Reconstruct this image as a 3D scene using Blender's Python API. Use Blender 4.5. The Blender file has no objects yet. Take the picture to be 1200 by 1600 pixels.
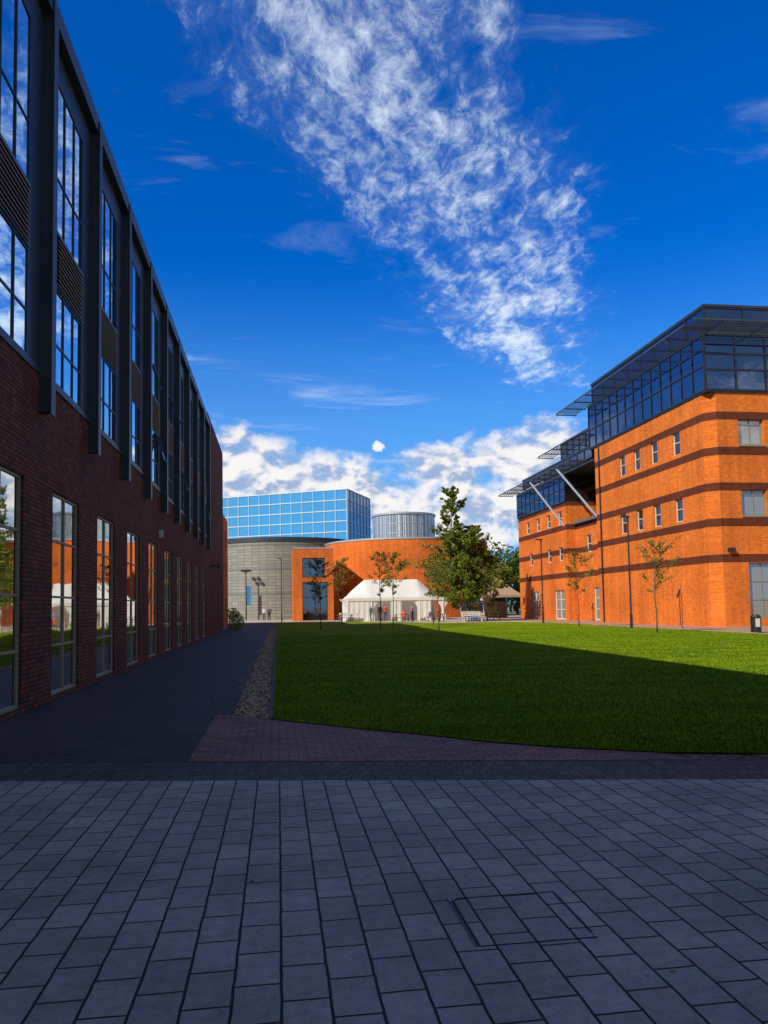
import bpy, math, random
from mathutils import Vector, Matrix
random.seed(7)
scene=bpy.context.scene
scene.view_settings.view_transform='Standard'
scene.view_settings.look='None'
scene.view_settings.exposure=0

# ------------------------------------------------------------ camera
th=math.atan(75/1200); psi=math.radians(7.9); rho=math.radians(1.0)
F=Vector((math.sin(psi)*math.cos(th),math.cos(psi)*math.cos(th),math.sin(th)))
R=Vector((math.cos(psi),-math.sin(psi),0)); U=R.cross(F)
R2=R*math.cos(rho)-U*math.sin(rho); U2=U*math.cos(rho)+R*math.sin(rho)
cam=bpy.data.cameras.new("camera"); camo=bpy.data.objects.new("camera",cam)
scene.collection.objects.link(camo)
m=Matrix.Identity(4)
for i in range(3):
    m[i][0]=R2[i]; m[i][1]=U2[i]; m[i][2]=-F[i]
m[2][3]=1.6
camo.matrix_world=m
cam.sensor_fit='VERTICAL'; cam.sensor_height=36; cam.lens=27; cam.shift_y=0.045
cam.clip_start=0.1; cam.clip_end=5000
scene.camera=camo

# ------------------------------------------------------------ node helpers
class NT:
    def __init__(s,nt): s.nt=nt
    def n(s,t,**kw):
        nd=s.nt.nodes.new(t)
        for k,v in kw.items(): setattr(nd,k,v)
        return nd
    def put(s,sock,v):
        if isinstance(v,(int,float)): sock.default_value=v
        elif isinstance(v,tuple): sock.default_value=v if len(v)==len(sock.default_value) else v+(1,)
        else: s.nt.links.new(v,sock)
    def math(s,op,a,b=0.0,c=0.0,clamp=False):
        nd=s.n('ShaderNodeMath',operation=op,use_clamp=clamp)
        s.put(nd.inputs[0],a); s.put(nd.inputs[1],b); s.put(nd.inputs[2],c)
        return nd.outputs[0]
    def vmath(s,op,a,b=(0,0,0)):
        nd=s.n('ShaderNodeVectorMath',operation=op)
        s.put(nd.inputs[0],a); s.put(nd.inputs[1],b)
        return nd.outputs[0]
    def sep(s,v):
        nd=s.n('ShaderNodeSeparateXYZ'); s.put(nd.inputs[0],v); return nd.outputs
    def comb(s,x,y,z=0.0):
        nd=s.n('ShaderNodeCombineXYZ'); s.put(nd.inputs[0],x); s.put(nd.inputs[1],y); s.put(nd.inputs[2],z); return nd.outputs[0]
    def smooth(s,v,a,b,lo=0.0,hi=1.0,kind='SMOOTHSTEP'):
        nd=s.n('ShaderNodeMapRange',interpolation_type=kind)
        s.put(nd.inputs[0],v); nd.inputs[1].default_value=a; nd.inputs[2].default_value=b
        nd.inputs[3].default_value=lo; nd.inputs[4].default_value=hi
        return nd.outputs[0]
    def noise(s,vec,scale,detail=4,rough=.5,dist=0.0):
        nd=s.n('ShaderNodeTexNoise'); s.put(nd.inputs['Vector'],vec)
        nd.inputs['Scale'].default_value=scale; nd.inputs['Detail'].default_value=detail
        nd.inputs['Roughness'].default_value=rough; nd.inputs['Distortion'].default_value=dist
        return nd.outputs[0]
    def mix(s,f,a,b,mode='MIX'):
        nd=s.n('ShaderNodeMix',data_type='RGBA',blend_type=mode)
        s.put(nd.inputs[0],f); s.put(nd.inputs[6],a); s.put(nd.inputs[7],b)
        return nd.outputs[2]
    def objco(s): return s.n('ShaderNodeTexCoord').outputs['Object']
    def bump(s,h,strength=.3,dist=.02):
        nd=s.n('ShaderNodeBump'); nd.inputs['Strength'].default_value=strength; nd.inputs['Distance'].default_value=dist
        s.put(nd.inputs['Height'],h); return nd.outputs[0]

def newmat(name):
    mt=bpy.data.materials.new(name); mt.use_nodes=True
    nt=mt.node_tree; b=nt.nodes['Principled BSDF']
    return mt,NT(nt),b

def simple(name,col,rough=.7,metal=0,var=.15,scale=3.0,spec=.5,bump=0):
    mt,N,b=newmat(name)
    co=N.objco(); nz=N.noise(co,scale,5,.6)
    f=N.smooth(nz,.3,.7,1-var,1+var,'LINEAR')
    c=N.vmath('SCALE',col); nd=c.node; N.put(nd.inputs[3],f)
    N.put(b.inputs['Base Color'],c)
    b.inputs['Roughness'].default_value=rough; b.inputs['Metallic'].default_value=metal
    b.inputs['Specular IOR Level'].default_value=spec
    if bump: N.put(b.inputs['Normal'],N.bump(nz,bump,.02))
    return mt

def brickmat(name,c1,c2,mort,bands=False,cyl=None,grime=.25,bw=.225,rh=.075,ms=.009,bandcol=(.075,.02,.014),bumps=.5):
    mt,N,b=newmat(name)
    co=N.objco(); x,y,z=N.sep(co)
    if cyl:
        a=N.math('ARCTAN2',N.math('SUBTRACT',y,cyl[1]),N.math('SUBTRACT',x,cyl[0])); u=N.math('MULTIPLY',a,cyl[2])
    else: u=N.math('ADD',x,y)
    vec=N.comb(u,z)
    bt=N.n('ShaderNodeTexBrick'); N.put(bt.inputs['Vector'],vec)
    bt.inputs['Scale'].default_value=1; bt.inputs['Brick Width'].default_value=bw; bt.inputs['Row Height'].default_value=rh
    bt.inputs['Mortar Size'].default_value=ms; bt.inputs['Mortar Smooth'].default_value=.1
    bt.inputs['Bias'].default_value=0
    N.put(bt.inputs['Color1'],c1); N.put(bt.inputs['Color2'],c2); N.put(bt.inputs['Mortar'],mort)
    col=bt.outputs[0]
    if bands:
        mm=N.math('MODULO',N.math('SUBTRACT',z,3.87),2.185)
        bnd=N.math('MULTIPLY',N.math('LESS_THAN',mm,.5),N.math('GREATER_THAN',z,3.87))
        bnd=N.math('MULTIPLY',bnd,.92)
        col=N.mix(bnd,col,bandcol)
    nz=N.noise(co,.35,6,.65); nz2=N.noise(co,5,4,.6)
    f=N.math('MULTIPLY',N.smooth(nz,.3,.72,1-grime,1+grime*.5,'LINEAR'),N.smooth(nz2,.3,.7,.78,1.2,'LINEAR'))
    st=N.noise(N.comb(N.math('MULTIPLY',u,2.2),N.math('MULTIPLY',z,.12)),1.0,4,.6)
    f=N.math('MULTIPLY',f,N.smooth(st,.35,.65,.88,1.08))
    c=N.vmath('SCALE',col); N.put(c.node.inputs[3],f)
    N.put(b.inputs['Base Color'],c); b.inputs['Roughness'].default_value=.85
    b.inputs['Specular IOR Level'].default_value=.2
    h=N.math('SUBTRACT',1.0,bt.outputs['Fac'])
    N.put(b.inputs['Normal'],N.bump(h,bumps,.01))
    return mt

def glassmat(name,dark,tint,fac=.75,rough=.02,wav=.004):
    mt,N,b=newmat(name)
    nt=mt.node_tree; nt.nodes.remove(b)
    out=[n for n in nt.nodes if n.type=='OUTPUT_MATERIAL'][0]
    d=N.n('ShaderNodeBsdfDiffuse'); N.put(d.inputs[0],dark)
    g=N.n('ShaderNodeBsdfGlossy'); N.put(g.inputs[0],tint); g.inputs[1].default_value=rough
    mx=N.n('ShaderNodeMixShader'); mx.inputs[0].default_value=fac
    nt.links.new(d.outputs[0],mx.inputs[1]); nt.links.new(g.outputs[0],mx.inputs[2]); nt.links.new(mx.outputs[0],out.inputs[0])
    nz=N.noise(N.objco(),1.1,2,.5)
    N.put(g.inputs['Normal'],N.bump(nz,1.0,wav))
    return mt

# ------------------------------------------------------------ mesh builder
class MB:
    def __init__(s): s.v=[];s.f=[];s.mi=[];s.mats=[]
    def mat(s,m):
        if m not in s.mats: s.mats.append(m)
        return s.mats.index(m)
    def quad(s,pts,m):
        i=len(s.v); s.v.extend([tuple(p) for p in pts]); s.f.append(tuple(range(i,i+len(pts)))); s.mi.append(s.mat(m))
    def box(s,x0,x1,y0,y1,z0,z1,m,rot=None,org=None):
        P=[Vector((x,y,z)) for z in(z0,z1) for y in(y0,y1) for x in(x0,x1)]
        if rot is not None:
            o=Vector(org) if org else Vector((0,0,0))
            P=[rot@(p-o)+o for p in P]
        i=len(s.v); s.v.extend([tuple(p) for p in P]); k=s.mat(m)
        for q in((0,2,3,1),(4,5,7,6),(0,1,5,4),(2,6,7,3),(0,4,6,2),(1,3,7,5)):
            s.f.append(tuple(i+j for j in q)); s.mi.append(k)
    def beam(s,a,b,w,h,m):
        a=Vector(a);b=Vector(b);d=(b-a);L=d.length;d.normalize()
        up=Vector((0,0,1)) if abs(d.z)<.95 else Vector((1,0,0))
        r=d.cross(up).normalized();u=r.cross(d)
        P=[]
        for t in(a,b):
            for sx,sy in((-1,-1),(1,-1),(1,1),(-1,1)): P.append(t+r*w/2*sx+u*h/2*sy)
        i=len(s.v); s.v.extend([tuple(p) for p in P]); k=s.mat(m)
        for q in((0,3,2,1),(4,5,6,7),(0,1,5,4),(1,2,6,5),(2,3,7,6),(3,0,4,7)):
            s.f.append(tuple(i+j for j in q)); s.mi.append(k)
    def tube(s,pts,rad,m,n=8,cap=True):
        rings=[];k=s.mat(m)
        for j,p in enumerate(pts):
            p=Vector(p)
            d=(Vector(pts[min(j+1,len(pts)-1)])-Vector(pts[max(j-1,0)])).normalized()
            up=Vector((0,0,1)) if abs(d.z)<.9 else Vector((1,0,0))
            r=d.cross(up).normalized();u=r.cross(d)
            rr=rad[j] if isinstance(rad,(list,tuple)) else rad
            i=len(s.v)
            for q in range(n):
                a=2*math.pi*q/n; s.v.append(tuple(p+r*rr*math.cos(a)+u*rr*math.sin(a)))
            rings.append(i)
        for a,b in zip(rings,rings[1:]):
            for q in range(n):
                s.f.append((a+q,a+(q+1)%n,b+(q+1)%n,b+q)); s.mi.append(k)
        if cap:
            s.f.append(tuple(rings[0]+q for q in reversed(range(n)))); s.mi.append(k)
            s.f.append(tuple(rings[-1]+q for q in range(n))); s.mi.append(k)
    def obj(s,name,parent=None,smooth=False):
        me=bpy.data.meshes.new(name); me.from_pydata(s.v,[],s.f)
        for mt in s.mats: me.materials.append(mt)
        me.polygons.foreach_set('material_index',s.mi)
        if smooth: me.polygons.foreach_set('use_smooth',[True]*len(s.f))
        me.update()
        o=bpy.data.objects.new(name,me); scene.collection.objects.link(o)
        if parent: o.parent=parent
        return o
def empty(name):
    e=bpy.data.objects.new(name,None); scene.collection.objects.link(e); return e
def poly(name,pts,z,m,parent=None):
    b=MB(); b.quad([(p[0],p[1],z) for p in pts],m); return b.obj(name,parent)

def wall(B,G,Fr,axis,c,out,u0,u1,z0,z1,ops,mw,mg,mf,depth=.16,ft=.06,proud=.045):
    def P(u,z,dn=0):
        k=c-out*dn
        return (k,u,z) if axis=='x' else (u,k,z)
    us=sorted(set([u0,u1]+[o[0] for o in ops]+[o[1] for o in ops])); zs=sorted(set([z0,z1]+[o[2] for o in ops]+[o[3] for o in ops]))
    for a,b in zip(us,us[1:]):
        for e,g in zip(zs,zs[1:]):
            um=(a+b)/2; zm=(e+g)/2
            if any(o[0]<um<o[1] and o[2]<zm<o[3] for o in ops): continue
            B.quad([P(a,e),P(b,e),P(b,g),P(a,g)],mw)
    for o in ops:
        a,b,e,g=o[:4]; nc,nr=o[4],o[5]; gm=o[6] if len(o)>6 else mg
        B.quad([P(a,e),P(a,e,depth),P(a,g,depth),P(a,g)],mw); B.quad([P(b,e),P(b,e,depth),P(b,g,depth),P(b,g)],mw)
        B.quad([P(a,g),P(b,g),P(b,g,depth),P(a,g,depth)],mw); B.quad([P(a,e),P(b,e),P(b,e,depth),P(a,e,depth)],mf)
        G.quad([P(a,e,depth-.01),P(b,e,depth-.01),P(b,g,depth-.01),P(a,g,depth-.01)],gm)
        def fb(ua,ub,za,zb,pr=0):
            k0=c-out*(depth-.012); k1=c-out*(depth-.012-proud-pr)
            lo,hi=min(k0,k1),max(k0,k1)
            if axis=='x': Fr.box(lo,hi,ua,ub,za,zb,mf)
            else: Fr.box(ua,ub,lo,hi,za,zb,mf)
        fb(a+.002,a+ft,e+.002,g-.002);fb(b-ft,b-.002,e+.002,g-.002);fb(a+ft,b-ft,g-ft,g-.002);fb(a+ft,b-ft,e+.002,e+ft)
        cols=nc if isinstance(nc,(list,tuple)) else [i/nc for i in range(1,nc)]
        rows=nr if isinstance(nr,(list,tuple)) else [i/nr for i in range(1,nr)]
        for t in cols: fb(a+(b-a)*t-ft*.35,a+(b-a)*t+ft*.35,e+ft,g-ft,.004)
        for t in rows: fb(a+ft,b-ft,e+(g-e)*t-ft*.4,e+(g-e)*t+ft*.4,-.004)

# ------------------------------------------------------------ materials
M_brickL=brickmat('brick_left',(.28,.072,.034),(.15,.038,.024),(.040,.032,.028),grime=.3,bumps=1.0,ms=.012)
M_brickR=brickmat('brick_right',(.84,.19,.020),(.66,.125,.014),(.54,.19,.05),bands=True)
M_brickC=brickmat('brick_round',(.80,.165,.020),(.66,.12,.014),(.50,.17,.05),cyl=(17.8,106,11.3))
M_brickP=brickmat('brick_plain',(.78,.16,.022),(.62,.12,.016),(.48,.17,.05))
M_metal=simple('dark_cladding',(.030,.042,.062),.45,.1,.12)
M_metal2=simple('dark_frame',(.018,.025,.038),.4,.1,.1)
M_cream=simple('cream_frame',(.25,.22,.16),.5,0,.08)
M_white=simple('white_frame',(.62,.60,.56),.5,0,.06)
M_glassL=glassmat('window_glass',(.015,.03,.06),(.78,.93,1.0),.95,.01,.0015)
M_glassG=glassmat('ground_glass',(.012,.016,.016),(.88,.89,.86),.85,wav=.004)
M_glassR=glassmat('pent_glass',(.008,.016,.034),(.30,.42,.66),.40)
M_glassD=glassmat('dark_glass',(.015,.015,.018),(.6,.65,.7),.3)
M_blind=glassmat('blind_glass',(.24,.23,.20),(.7,.8,.9),.25)
M_louv=simple('louvre_grey',(.12,.15,.19),.45,.2,.1)
M_slat=simple('canopy_slat',(.05,.065,.09),.45,.2,.1)
M_steel=simple('light_steel',(.45,.47,.5),.4,.4,.08)
M_roof=simple('roof_grey',(.12,.12,.13),.8,0,.1)

# ------------------------------------------------------------ LEFT BUILDING
LB=empty('brick_office_building')
B=MB();G=MB();Fm=MB();C=MB()
XW=-4.05
ks=range(-9,9)
wins=[]
for k in ks:
    y0=14.6+3.5*k; wins.append((y0,y0+1.87))
ops=[(a,b,.1,3.8,2,[.24,.48,.76]) for a,b in wins]
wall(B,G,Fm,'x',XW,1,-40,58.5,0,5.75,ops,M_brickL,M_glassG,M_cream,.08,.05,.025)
ops=[]
for i,(a,b) in enumerate(wins):
    ops.append((a-.1,b+.1,5.8,7.62,3,[.42]))
    ops.append((a-.1,b+.1,8.72,11.65,3,[.36]))
wall(C,G,Fm,'x',XW,1,-40,46,5.75,12.25,ops,M_metal,M_glassL,M_metal2,.025,.045,.018)
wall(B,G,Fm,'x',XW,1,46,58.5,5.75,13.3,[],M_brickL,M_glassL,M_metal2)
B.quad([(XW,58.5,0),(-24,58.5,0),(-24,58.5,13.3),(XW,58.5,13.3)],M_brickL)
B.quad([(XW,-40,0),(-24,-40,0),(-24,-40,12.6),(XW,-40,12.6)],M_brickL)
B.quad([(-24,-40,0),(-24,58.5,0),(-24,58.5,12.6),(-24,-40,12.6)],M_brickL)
C.quad([(XW,-40,12.5),(XW,46,12.5),(-24,46,12.5),(-24,-40,12.5)],M_roof)
C.quad([(XW,46,13.3),(XW,58.5,13.3),(-24,58.5,13.3),(-24,46,13.3)],M_roof)
B.quad([(XW,46,12.2),(XW,46,13.3),(-24,46,13.3),(-24,46,12.2)],M_brickL)
C.box(XW-.3,XW+.18,-40,46.05,12.25,12.62,M_metal)
C.box(XW-.01,XW+.035,-40,46,5.68,5.79,M_metal)
for (a,b) in wins:
    n=11
    for i in range(n):
        z=7.70+i*.093
        r=Matrix.Rotation(math.radians(30),3,'Y')
        C.box(XW+.0,XW+.07,a+.02,b-.02,z,z+.018,M_louv,r,(XW,a,z))
    C.box(XW,XW+.03,a-.1,b+.1,7.63,7.69,M_louv); C.box(XW,XW+.03,a-.1,b+.1,8.65,8.71,M_louv)
    C.box(XW,XW+.02,a-.34,a-.30,5.8,12.25,M_metal2)
for k in range(-9,10):
    y=17.2+3.5*(k-1)
    if y>46: continue
    C.box(XW+.001,XW+.185,y+.03,y+.22,5.05,12.3,M_metal)
    C.box(XW+.185,XW+.21,y-.0,y+.25,5.0,12.5,M_metal)
rv=random.Random(3)
for i,(a,b) in enumerate(wins):
    w=(b-a)/3
    for (zt,zb) in ((11.6,10.75),(9.72,8.8),(7.55,6.6)):
        if rv.random()<.34 and a>12.5:
            j=rv.choice([0,1,2]); ang=rv.uniform(12,22)
            r=Matrix.Rotation(-math.radians(ang),3,'Y')
            ya=a+j*w+.02; yb=a+(j+1)*w+.02; org=(XW,ya,zt)
            x0=XW; x1=XW+.035
            Fm.box(x0,x1,ya,ya+.04,zb,zt,M_metal2,r,org);Fm.box(x0,x1,yb-.04,yb,zb,zt,M_metal2,r,org)
            Fm.box(x0,x1,ya+.04,yb-.04,zt-.05,zt,M_metal2,r,org);Fm.box(x0,x1,ya+.04,yb-.04,zb,zb+.05,M_metal2,r,org)
            G.box(x0+.01,x0+.02,ya+.04,yb-.04,zb+.05,zt-.05,M_glassL,r,org)
Fm.box(XW,XW+.12,27.2,27.35,4.1,4.35,M_white); Fm.box(XW+.0,XW+.5,48,48.1,4.2,4.3,M_metal2); Fm.box(XW+.42,XW+.6,47.8,48.2,4.05,4.25,M_metal2)
B.obj('walls',LB);G.obj('window_glass',LB);Fm.obj('window_frames',LB);C.obj('cladding',LB)

AX=empty('brick_annex_building')
B=MB();G=MB();Fm=MB()
ops=[(a,a+1.6,z,z+1.7,2,2) for a in(65,70,75) for z in(1.0,4.4,7.4)]
wall(B,G,Fm,'x',-5.0,1,61,79,0,10.4,ops,M_brickP,M_glassL,M_white)
B.quad([(-5,61,0),(-20,61,0),(-20,61,10.4),(-5,61,10.4)],M_brickP)
B.quad([(-5,79,0),(-20,79,0),(-20,79,10.4),(-5,79,10.4)],M_brickP)
B.quad([(-5,61,10.4),(-20,61,10.4),(-20,79,10.4),(-5,79,10.4)],M_roof)
G.box(-8,-4.45,58.52,60.99,0,12.3,M_glassL)
for z in (0.1,3,6,9,12.2): Fm.box(-8.02,-4.42,58.51,61.0,z,z+.1,M_metal2)
B.obj('walls',AX);G.obj('glass_link',AX);Fm.obj('frames',AX)

# ------------------------------------------------------------ RIGHT BUILDING
RB=empty('brick_campus_building')
B=MB();G=MB();Fm=MB();C=MB()
X0=26.0
ops=[]
for ya in (46.3,49.3,51.9,54.3): ops.append((ya,ya+1.0,11.15,12.65,1,[.55]))
for ya in (46.3,49.2,51.8,54.4): ops.append((ya,ya+1.0,6.75,8.25,1,[.55]))
wall(B,G,Fm,'x',X0,-1,43.6,59.8,0,14.4,ops,M_brickR,M_glassD,M_white,.18,.06)
B.quad([(X0,43.6,0),(X0+.6,43.0,0),(X0+.6,43.0,14.4),(X0,43.6,14.4)],M_brickR)
ops=[]
for xa in (28.0,32.5,37,41.5):
    ops.append((xa,xa+1.65,11.1,12.65,2,[.8],M_blind)); ops.append((xa,xa+1.65,6.75,8.3,2,[.8],M_blind))
    ops.append((xa+.25,xa+3.0,.5,3.85,3,[.33,.66],M_blind))
wall(B,G,Fm,'y',43.0,-1,X0+.6,52,0,14.4,ops,M_brickR,M_glassD,M_cream,.22,.07)
for xa in (28.0,32.5,37,41.5):
    for z in (11.1,6.75): Fm.box(xa-.05,xa+1.7,42.94,43.02,z-.12,z-.002,M_cream)
B.quad([(X0,59.8,0),(52,59.8,0),(52,59.8,14.4),(X0,59.8,14.4)],M_brickR)
B.quad([(52,43,0),(52,80.5,0),(52,80.5,14.4),(52,43,14.4)],M_brickR)
def curtain(Gm,Fr,axis,c,out,u0,u1,z0,z1,du,zr,mg,mf,t=.07):
    n=max(1,round((u1-u0)/du)); 
    if axis=='x': Gm.quad([(c,u0,z0),(c,u1,z0),(c,u1,z1),(c,u0,z1)],mg)
    else: Gm.quad([(u0,c,z0),(u1,c,z0),(u1,c,z1),(u0,c,z1)],mg)
    lo,hi=(c-.02,c+out*.06) ; lo,hi=min(lo,hi),max(lo,hi)
    for i in range(n+1):
        u=u0+(u1-u0)*i/n
        if axis=='x': Fr.box(lo,hi,u-t/2,u+t/2,z0,z1,mf)
        else: Fr.box(u-t/2,u+t/2,lo,hi,z0,z1,mf)
    for z in zr:
        lo2,hi2=lo-.004,hi+.004
        if axis=='x': Fr.box(lo2,hi2,u0,u1,z-t/2,z+t/2,mf)
        else: Fr.box(u0,u1,lo2,hi2,z-t/2,z+t/2,mf)
curtain(G,Fm,'x',X0-.06,-1,43.0,60.6,14.4,17.9,1.35,(14.44,15.95,17.85),M_glassR,M_metal2,.09)
curtain(G,Fm,'y',43.0-.06,-1,X0-.06,52,14.4,17.9,2.0,(14.44,15.7,16.7,17.85),M_glassR,M_metal2,.11)
G.quad([(X0-.06,60.6,14.4),(52,60.6,14.4),(52,60.6,17.9),(X0-.06,60.6,17.9)],M_glassR)
curtain(G,Fm,'x',X0+.25,-1,43.3,60.4,18.1,19.75,2.2,(18.15,19.7),M_glassR,M_metal2,.09)
curtain(G,Fm,'y',43.3,-1,X0+.25,52,18.1,19.75,2.6,(18.15,19.7),M_glassR,M_metal2,.09)
G.quad([(X0+.25,60.4,18.1),(52,60.4,18.1),(52,60.4,19.75),(X0+.25,60.4,19.75)],M_glassR)
C.box(X0-.1,52,42.94,60.7,17.9,18.1,M_metal); C.box(X0+.15,52,43.2,60.5,19.75,19.9,M_metal)
C.box(X0-.08,52,42.9,60.65,14.3,14.42,M_metal2)
def canopy_x(xa,xb,ya,yb,z,n,arms):
    for i in range(n):
        x=xa+(xb-xa)*i/(n-1)
        r=Matrix.Rotation(math.radians(40),3,'Y')
        C.box(x-.035,x+.035,ya,yb,z-.007,z+.007,M_slat,r,(x,ya,z))
    C.box(xa-.10,xa-.06,ya,yb,z-.05,z+.05,M_slat)
    for j in range(arms+1):
        y=ya+(yb-ya)*j/arms
        C.box(xa-.1,xb+.1,y-.03,y+.03,z-.13,z-.05,M_metal2)
canopy_x(24.2,25.85,42.0,63.2,18.0,8,10)
for i in range(7):
    y=41.0+i*.27; r=Matrix.Rotation(math.radians(-40),3,'X')
    C.box(24.3,52,y-.035,y+.035,17.99,18.004,M_slat,r,(24.3,y,18.0))
C.box(24.1,52,40.84,40.88,17.95,18.05,M_slat)
for x in range(26,52,3): C.box(x-.03,x+.03,40.9,42.9,17.88,17.95,M_metal2)
ops=[(61.0,62.0,6.0,7.5,1,2),(63.2,64.2,6.0,7.5,1,2),(60.6,63.0,.1,2.9,2,3,M_blind)]
wall(B,G,Fm,'x',26.9,-1,59.8,66.5,0,8.7,ops,M_brickR,M_glassD,M_white,.16,.08)
C.box(26.6,40,59.85,66.5,8.7,8.95,M_roof)
wall(B,G,Fm,'x',29.5,-1,59.8,66.5,8.95,13.4,[(60.6,62.4,9.3,12.2,2,2),(63.2,65.2,9.3,12.2,2,2)],M_brickR,M_glassD,M_metal2,.16,.1)
ops=[]
for ya in (67.6,70.6,73.6,76.8): ops.append((ya,ya+1.0,8.85,10.1,1,2))
for ya in (67.6,70.6,76.0): ops.append((ya,ya+1.0,5.5,6.75,1,2))
ops.append((67.4,70.0,.1,2.8,2,3,M_blind)); ops.append((74.5,76.6,.1,2.8,2,3,M_blind))
wall(B,G,Fm,'x',X0,-1,66.5,80.5,0,10.8,ops,M_brickR,M_glassD,M_white,.16,.08)
B.quad([(X0,66.5,0),(29.5,66.5,0),(29.5,66.5,10.8),(X0,66.5,10.8)],M_brickR)
B.quad([(X0,80.5,0),(52,80.5,0),(52,80.5,10.8),(X0,80.5,10.8)],M_brickR)
curtain(G,Fm,'x',X0-.05,-1,66.5,80.5,10.8,13.3,1.4,(10.85,12.0,13.25),M_glassR,M_metal2,.09)
G.quad([(X0-.05,66.5,10.8),(29.5,66.5,10.8),(29.5,66.5,13.3),(X0-.05,66.5,13.3)],M_glassD)
G.quad([(X0-.05,80.5,10.8),(52,80.5,10.8),(52,80.5,13.3),(X0-.05,80.5,13.3)],M_glassR)
C.box(25.9,52,59.9,80.6,13.3,13.5,M_metal)
canopy_x(24.3,25.8,60.9,81.6,13.55,7,9)
curtain(G,Fm,'x',26.2,-1,60.7,79,13.75,14.7,1.6,(13.8,14.65),M_glassR,M_metal2,.08)
C.box(26.1,52,60.7,79.1,14.7,14.82,M_metal)
curtain(G,Fm,'x',26.9,-1,60.7,69.5,14.85,16.6,1.4,(14.9,15.75,16.55),M_glassR,M_metal2,.08)
G.quad([(26.9,69.5,14.85),(52,69.5,14.85),(52,69.5,16.6),(26.9,69.5,16.6)],M_glassR)
C.box(26.8,52,60.7,69.6,16.6,16.75,M_metal)
canopy_x(25.3,26.7,60.9,71.3,15.8,6,5)
for (a,b) in (((26.3,60.2,8.6),(24.4,64.3,13.4)),((26.0,67.0,8.6),(24.4,71.5,13.4))):
    C.beam(a,b,.11,.15,M_steel)
C.box(25.88,25.96,58.8,58.9,0,14.2,M_metal2)
Fm.box(26.9,27.3,42.75,42.98,4.55,4.75,M_metal2)
B.obj('walls',RB);G.obj('window_glass',RB);Fm.obj('window_frames',RB);C.obj('canopies_roof',RB)

# ------------------------------------------------------------ ROUND BRICK BUILDING
def ringwall(b,cx,cy,r,z0,z1,m,n=96,inner=None):
    for i in range(n):
        a=2*math.pi*i/n; c=2*math.pi*(i+1)/n
        b.quad([(cx+r*math.cos(a),cy+r*math.sin(a),z0),(cx+r*math.cos(c),cy+r*math.sin(c),z0),(cx+r*math.cos(c),cy+r*math.sin(c),z1),(cx+r*math.cos(a),cy+r*math.sin(a),z1)],m)
def disc(b,cx,cy,r,z,m,n=96,zc=None):
    zc=z if zc is None else zc
    for i in range(n):
        a=2*math.pi*i/n; c=2*math.pi*(i+1)/n
        b.quad([(cx+r*math.cos(a),cy+r*math.sin(a),z),(cx+r*math.cos(c),cy+r*math.sin(c),z),(cx,cy,zc)],m)
RC=empty('round_brick_building')
b=MB(); cx_,cy_=17.8,106
ringwall(b,cx_,cy_,11.3,0,10.0,M_brickC,192); 
ringwall(b,cx_,cy_,11.38,10.0,10.22,M_steel);disc(b,cx_,cy_,11.38,10.22,M_roof)
disc(b,cx_,cy_,11.38,10.0,M_steel)
b.obj('walls',RC)
b=MB()
M_drum,Nn,bb=newmat('ribbed_steel')
x,y,z=Nn.sep(Nn.objco()); a=Nn.math('ARCTAN2',Nn.math('SUBTRACT',y,106.0),Nn.math('SUBTRACT',x,17.6))
st=Nn.math('SINE',Nn.math('MULTIPLY',a,90.0))
nzz=Nn.noise(Nn.comb(Nn.math('MULTIPLY',a,12.0),0.0),1.0,2)
Nn.put(bb.inputs['Base Color'],Nn.mix(Nn.smooth(nzz,.38,.62),(.22,.26,.30),(.66,.68,.70)))
bb.inputs['Metallic'].default_value=.6; bb.inputs['Roughness'].default_value=.35
Nn.put(bb.inputs['Normal'],Nn.bump(st,.5,.05))
ringwall(b,17.6,106,4.35,10.22,14.0,M_drum); ringwall(b,17.6,106,4.5,14.0,14.25,M_steel); disc(b,17.6,106,4.5,14.25,M_roof,zc=14.6); disc(b,17.6,106,4.5,14.0,M_steel)
for z in(11.4,12.7): ringwall(b,17.6,106,4.38,z,z+.1,M_steel)
b.obj('steel_drum',RC)
B=MB();G=MB();Fm=MB()
wall(B,G,Fm,'y',92,-1,1.8,6.6,0,8.6,[(2.9,5.6,5.2,7.5,3,2),(2.9,5.9,.05,4.6,2,[.6])],M_brickP,M_glassD,M_metal2,.5,.08)
B.quad([(1.8,92,0),(1.8,100,0),(1.8,100,8.6),(1.8,92,8.6)],M_brickP); B.quad([(6.6,92,0),(6.6,100,0),(6.6,100,8.6),(6.6,92,8.6)],M_brickP)
B.box(1.75,6.65,91.95,100,8.6,8.75,M_steel)
B.obj('entrance_walls',RC);G.obj('entrance_glass',RC);Fm.obj('entrance_frames',RC)

# ------------------------------------------------------------ GREY ROUND BUILDING
GR=empty('round_grey_building')
M_gr,N,bb=newmat('grey_panels')
x,y,z=N.sep(N.objco()); a=N.math('ARCTAN2',N.math('SUBTRACT',y,115.0),N.math('SUBTRACT',x,.8))
bt=N.n('ShaderNodeTexBrick'); N.put(bt.inputs['Vector'],N.comb(N.math('MULTIPLY',a,10.5),z))
bt.offset=0.0; bt.inputs['Scale'].default_value=1; bt.inputs['Brick Width'].default_value=1.1; bt.inputs['Row Height'].default_value=.42; bt.inputs['Mortar Size'].default_value=.03
N.put(bt.inputs['Color1'],(.27,.26,.22)); N.put(bt.inputs['Color2'],(.20,.195,.17)); N.put(bt.inputs['Mortar'],(.10,.10,.09))
bnd=N.math('MULTIPLY',N.math('GREATER_THAN',N.math('MODULO',N.math('SUBTRACT',z,.4),3.3),3.0),.6)
N.put(bb.inputs['Base Color'],N.mix(bnd,bt.outputs[0],(.1,.1,.1))); bb.inputs['Roughness'].default_value=.6
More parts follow.
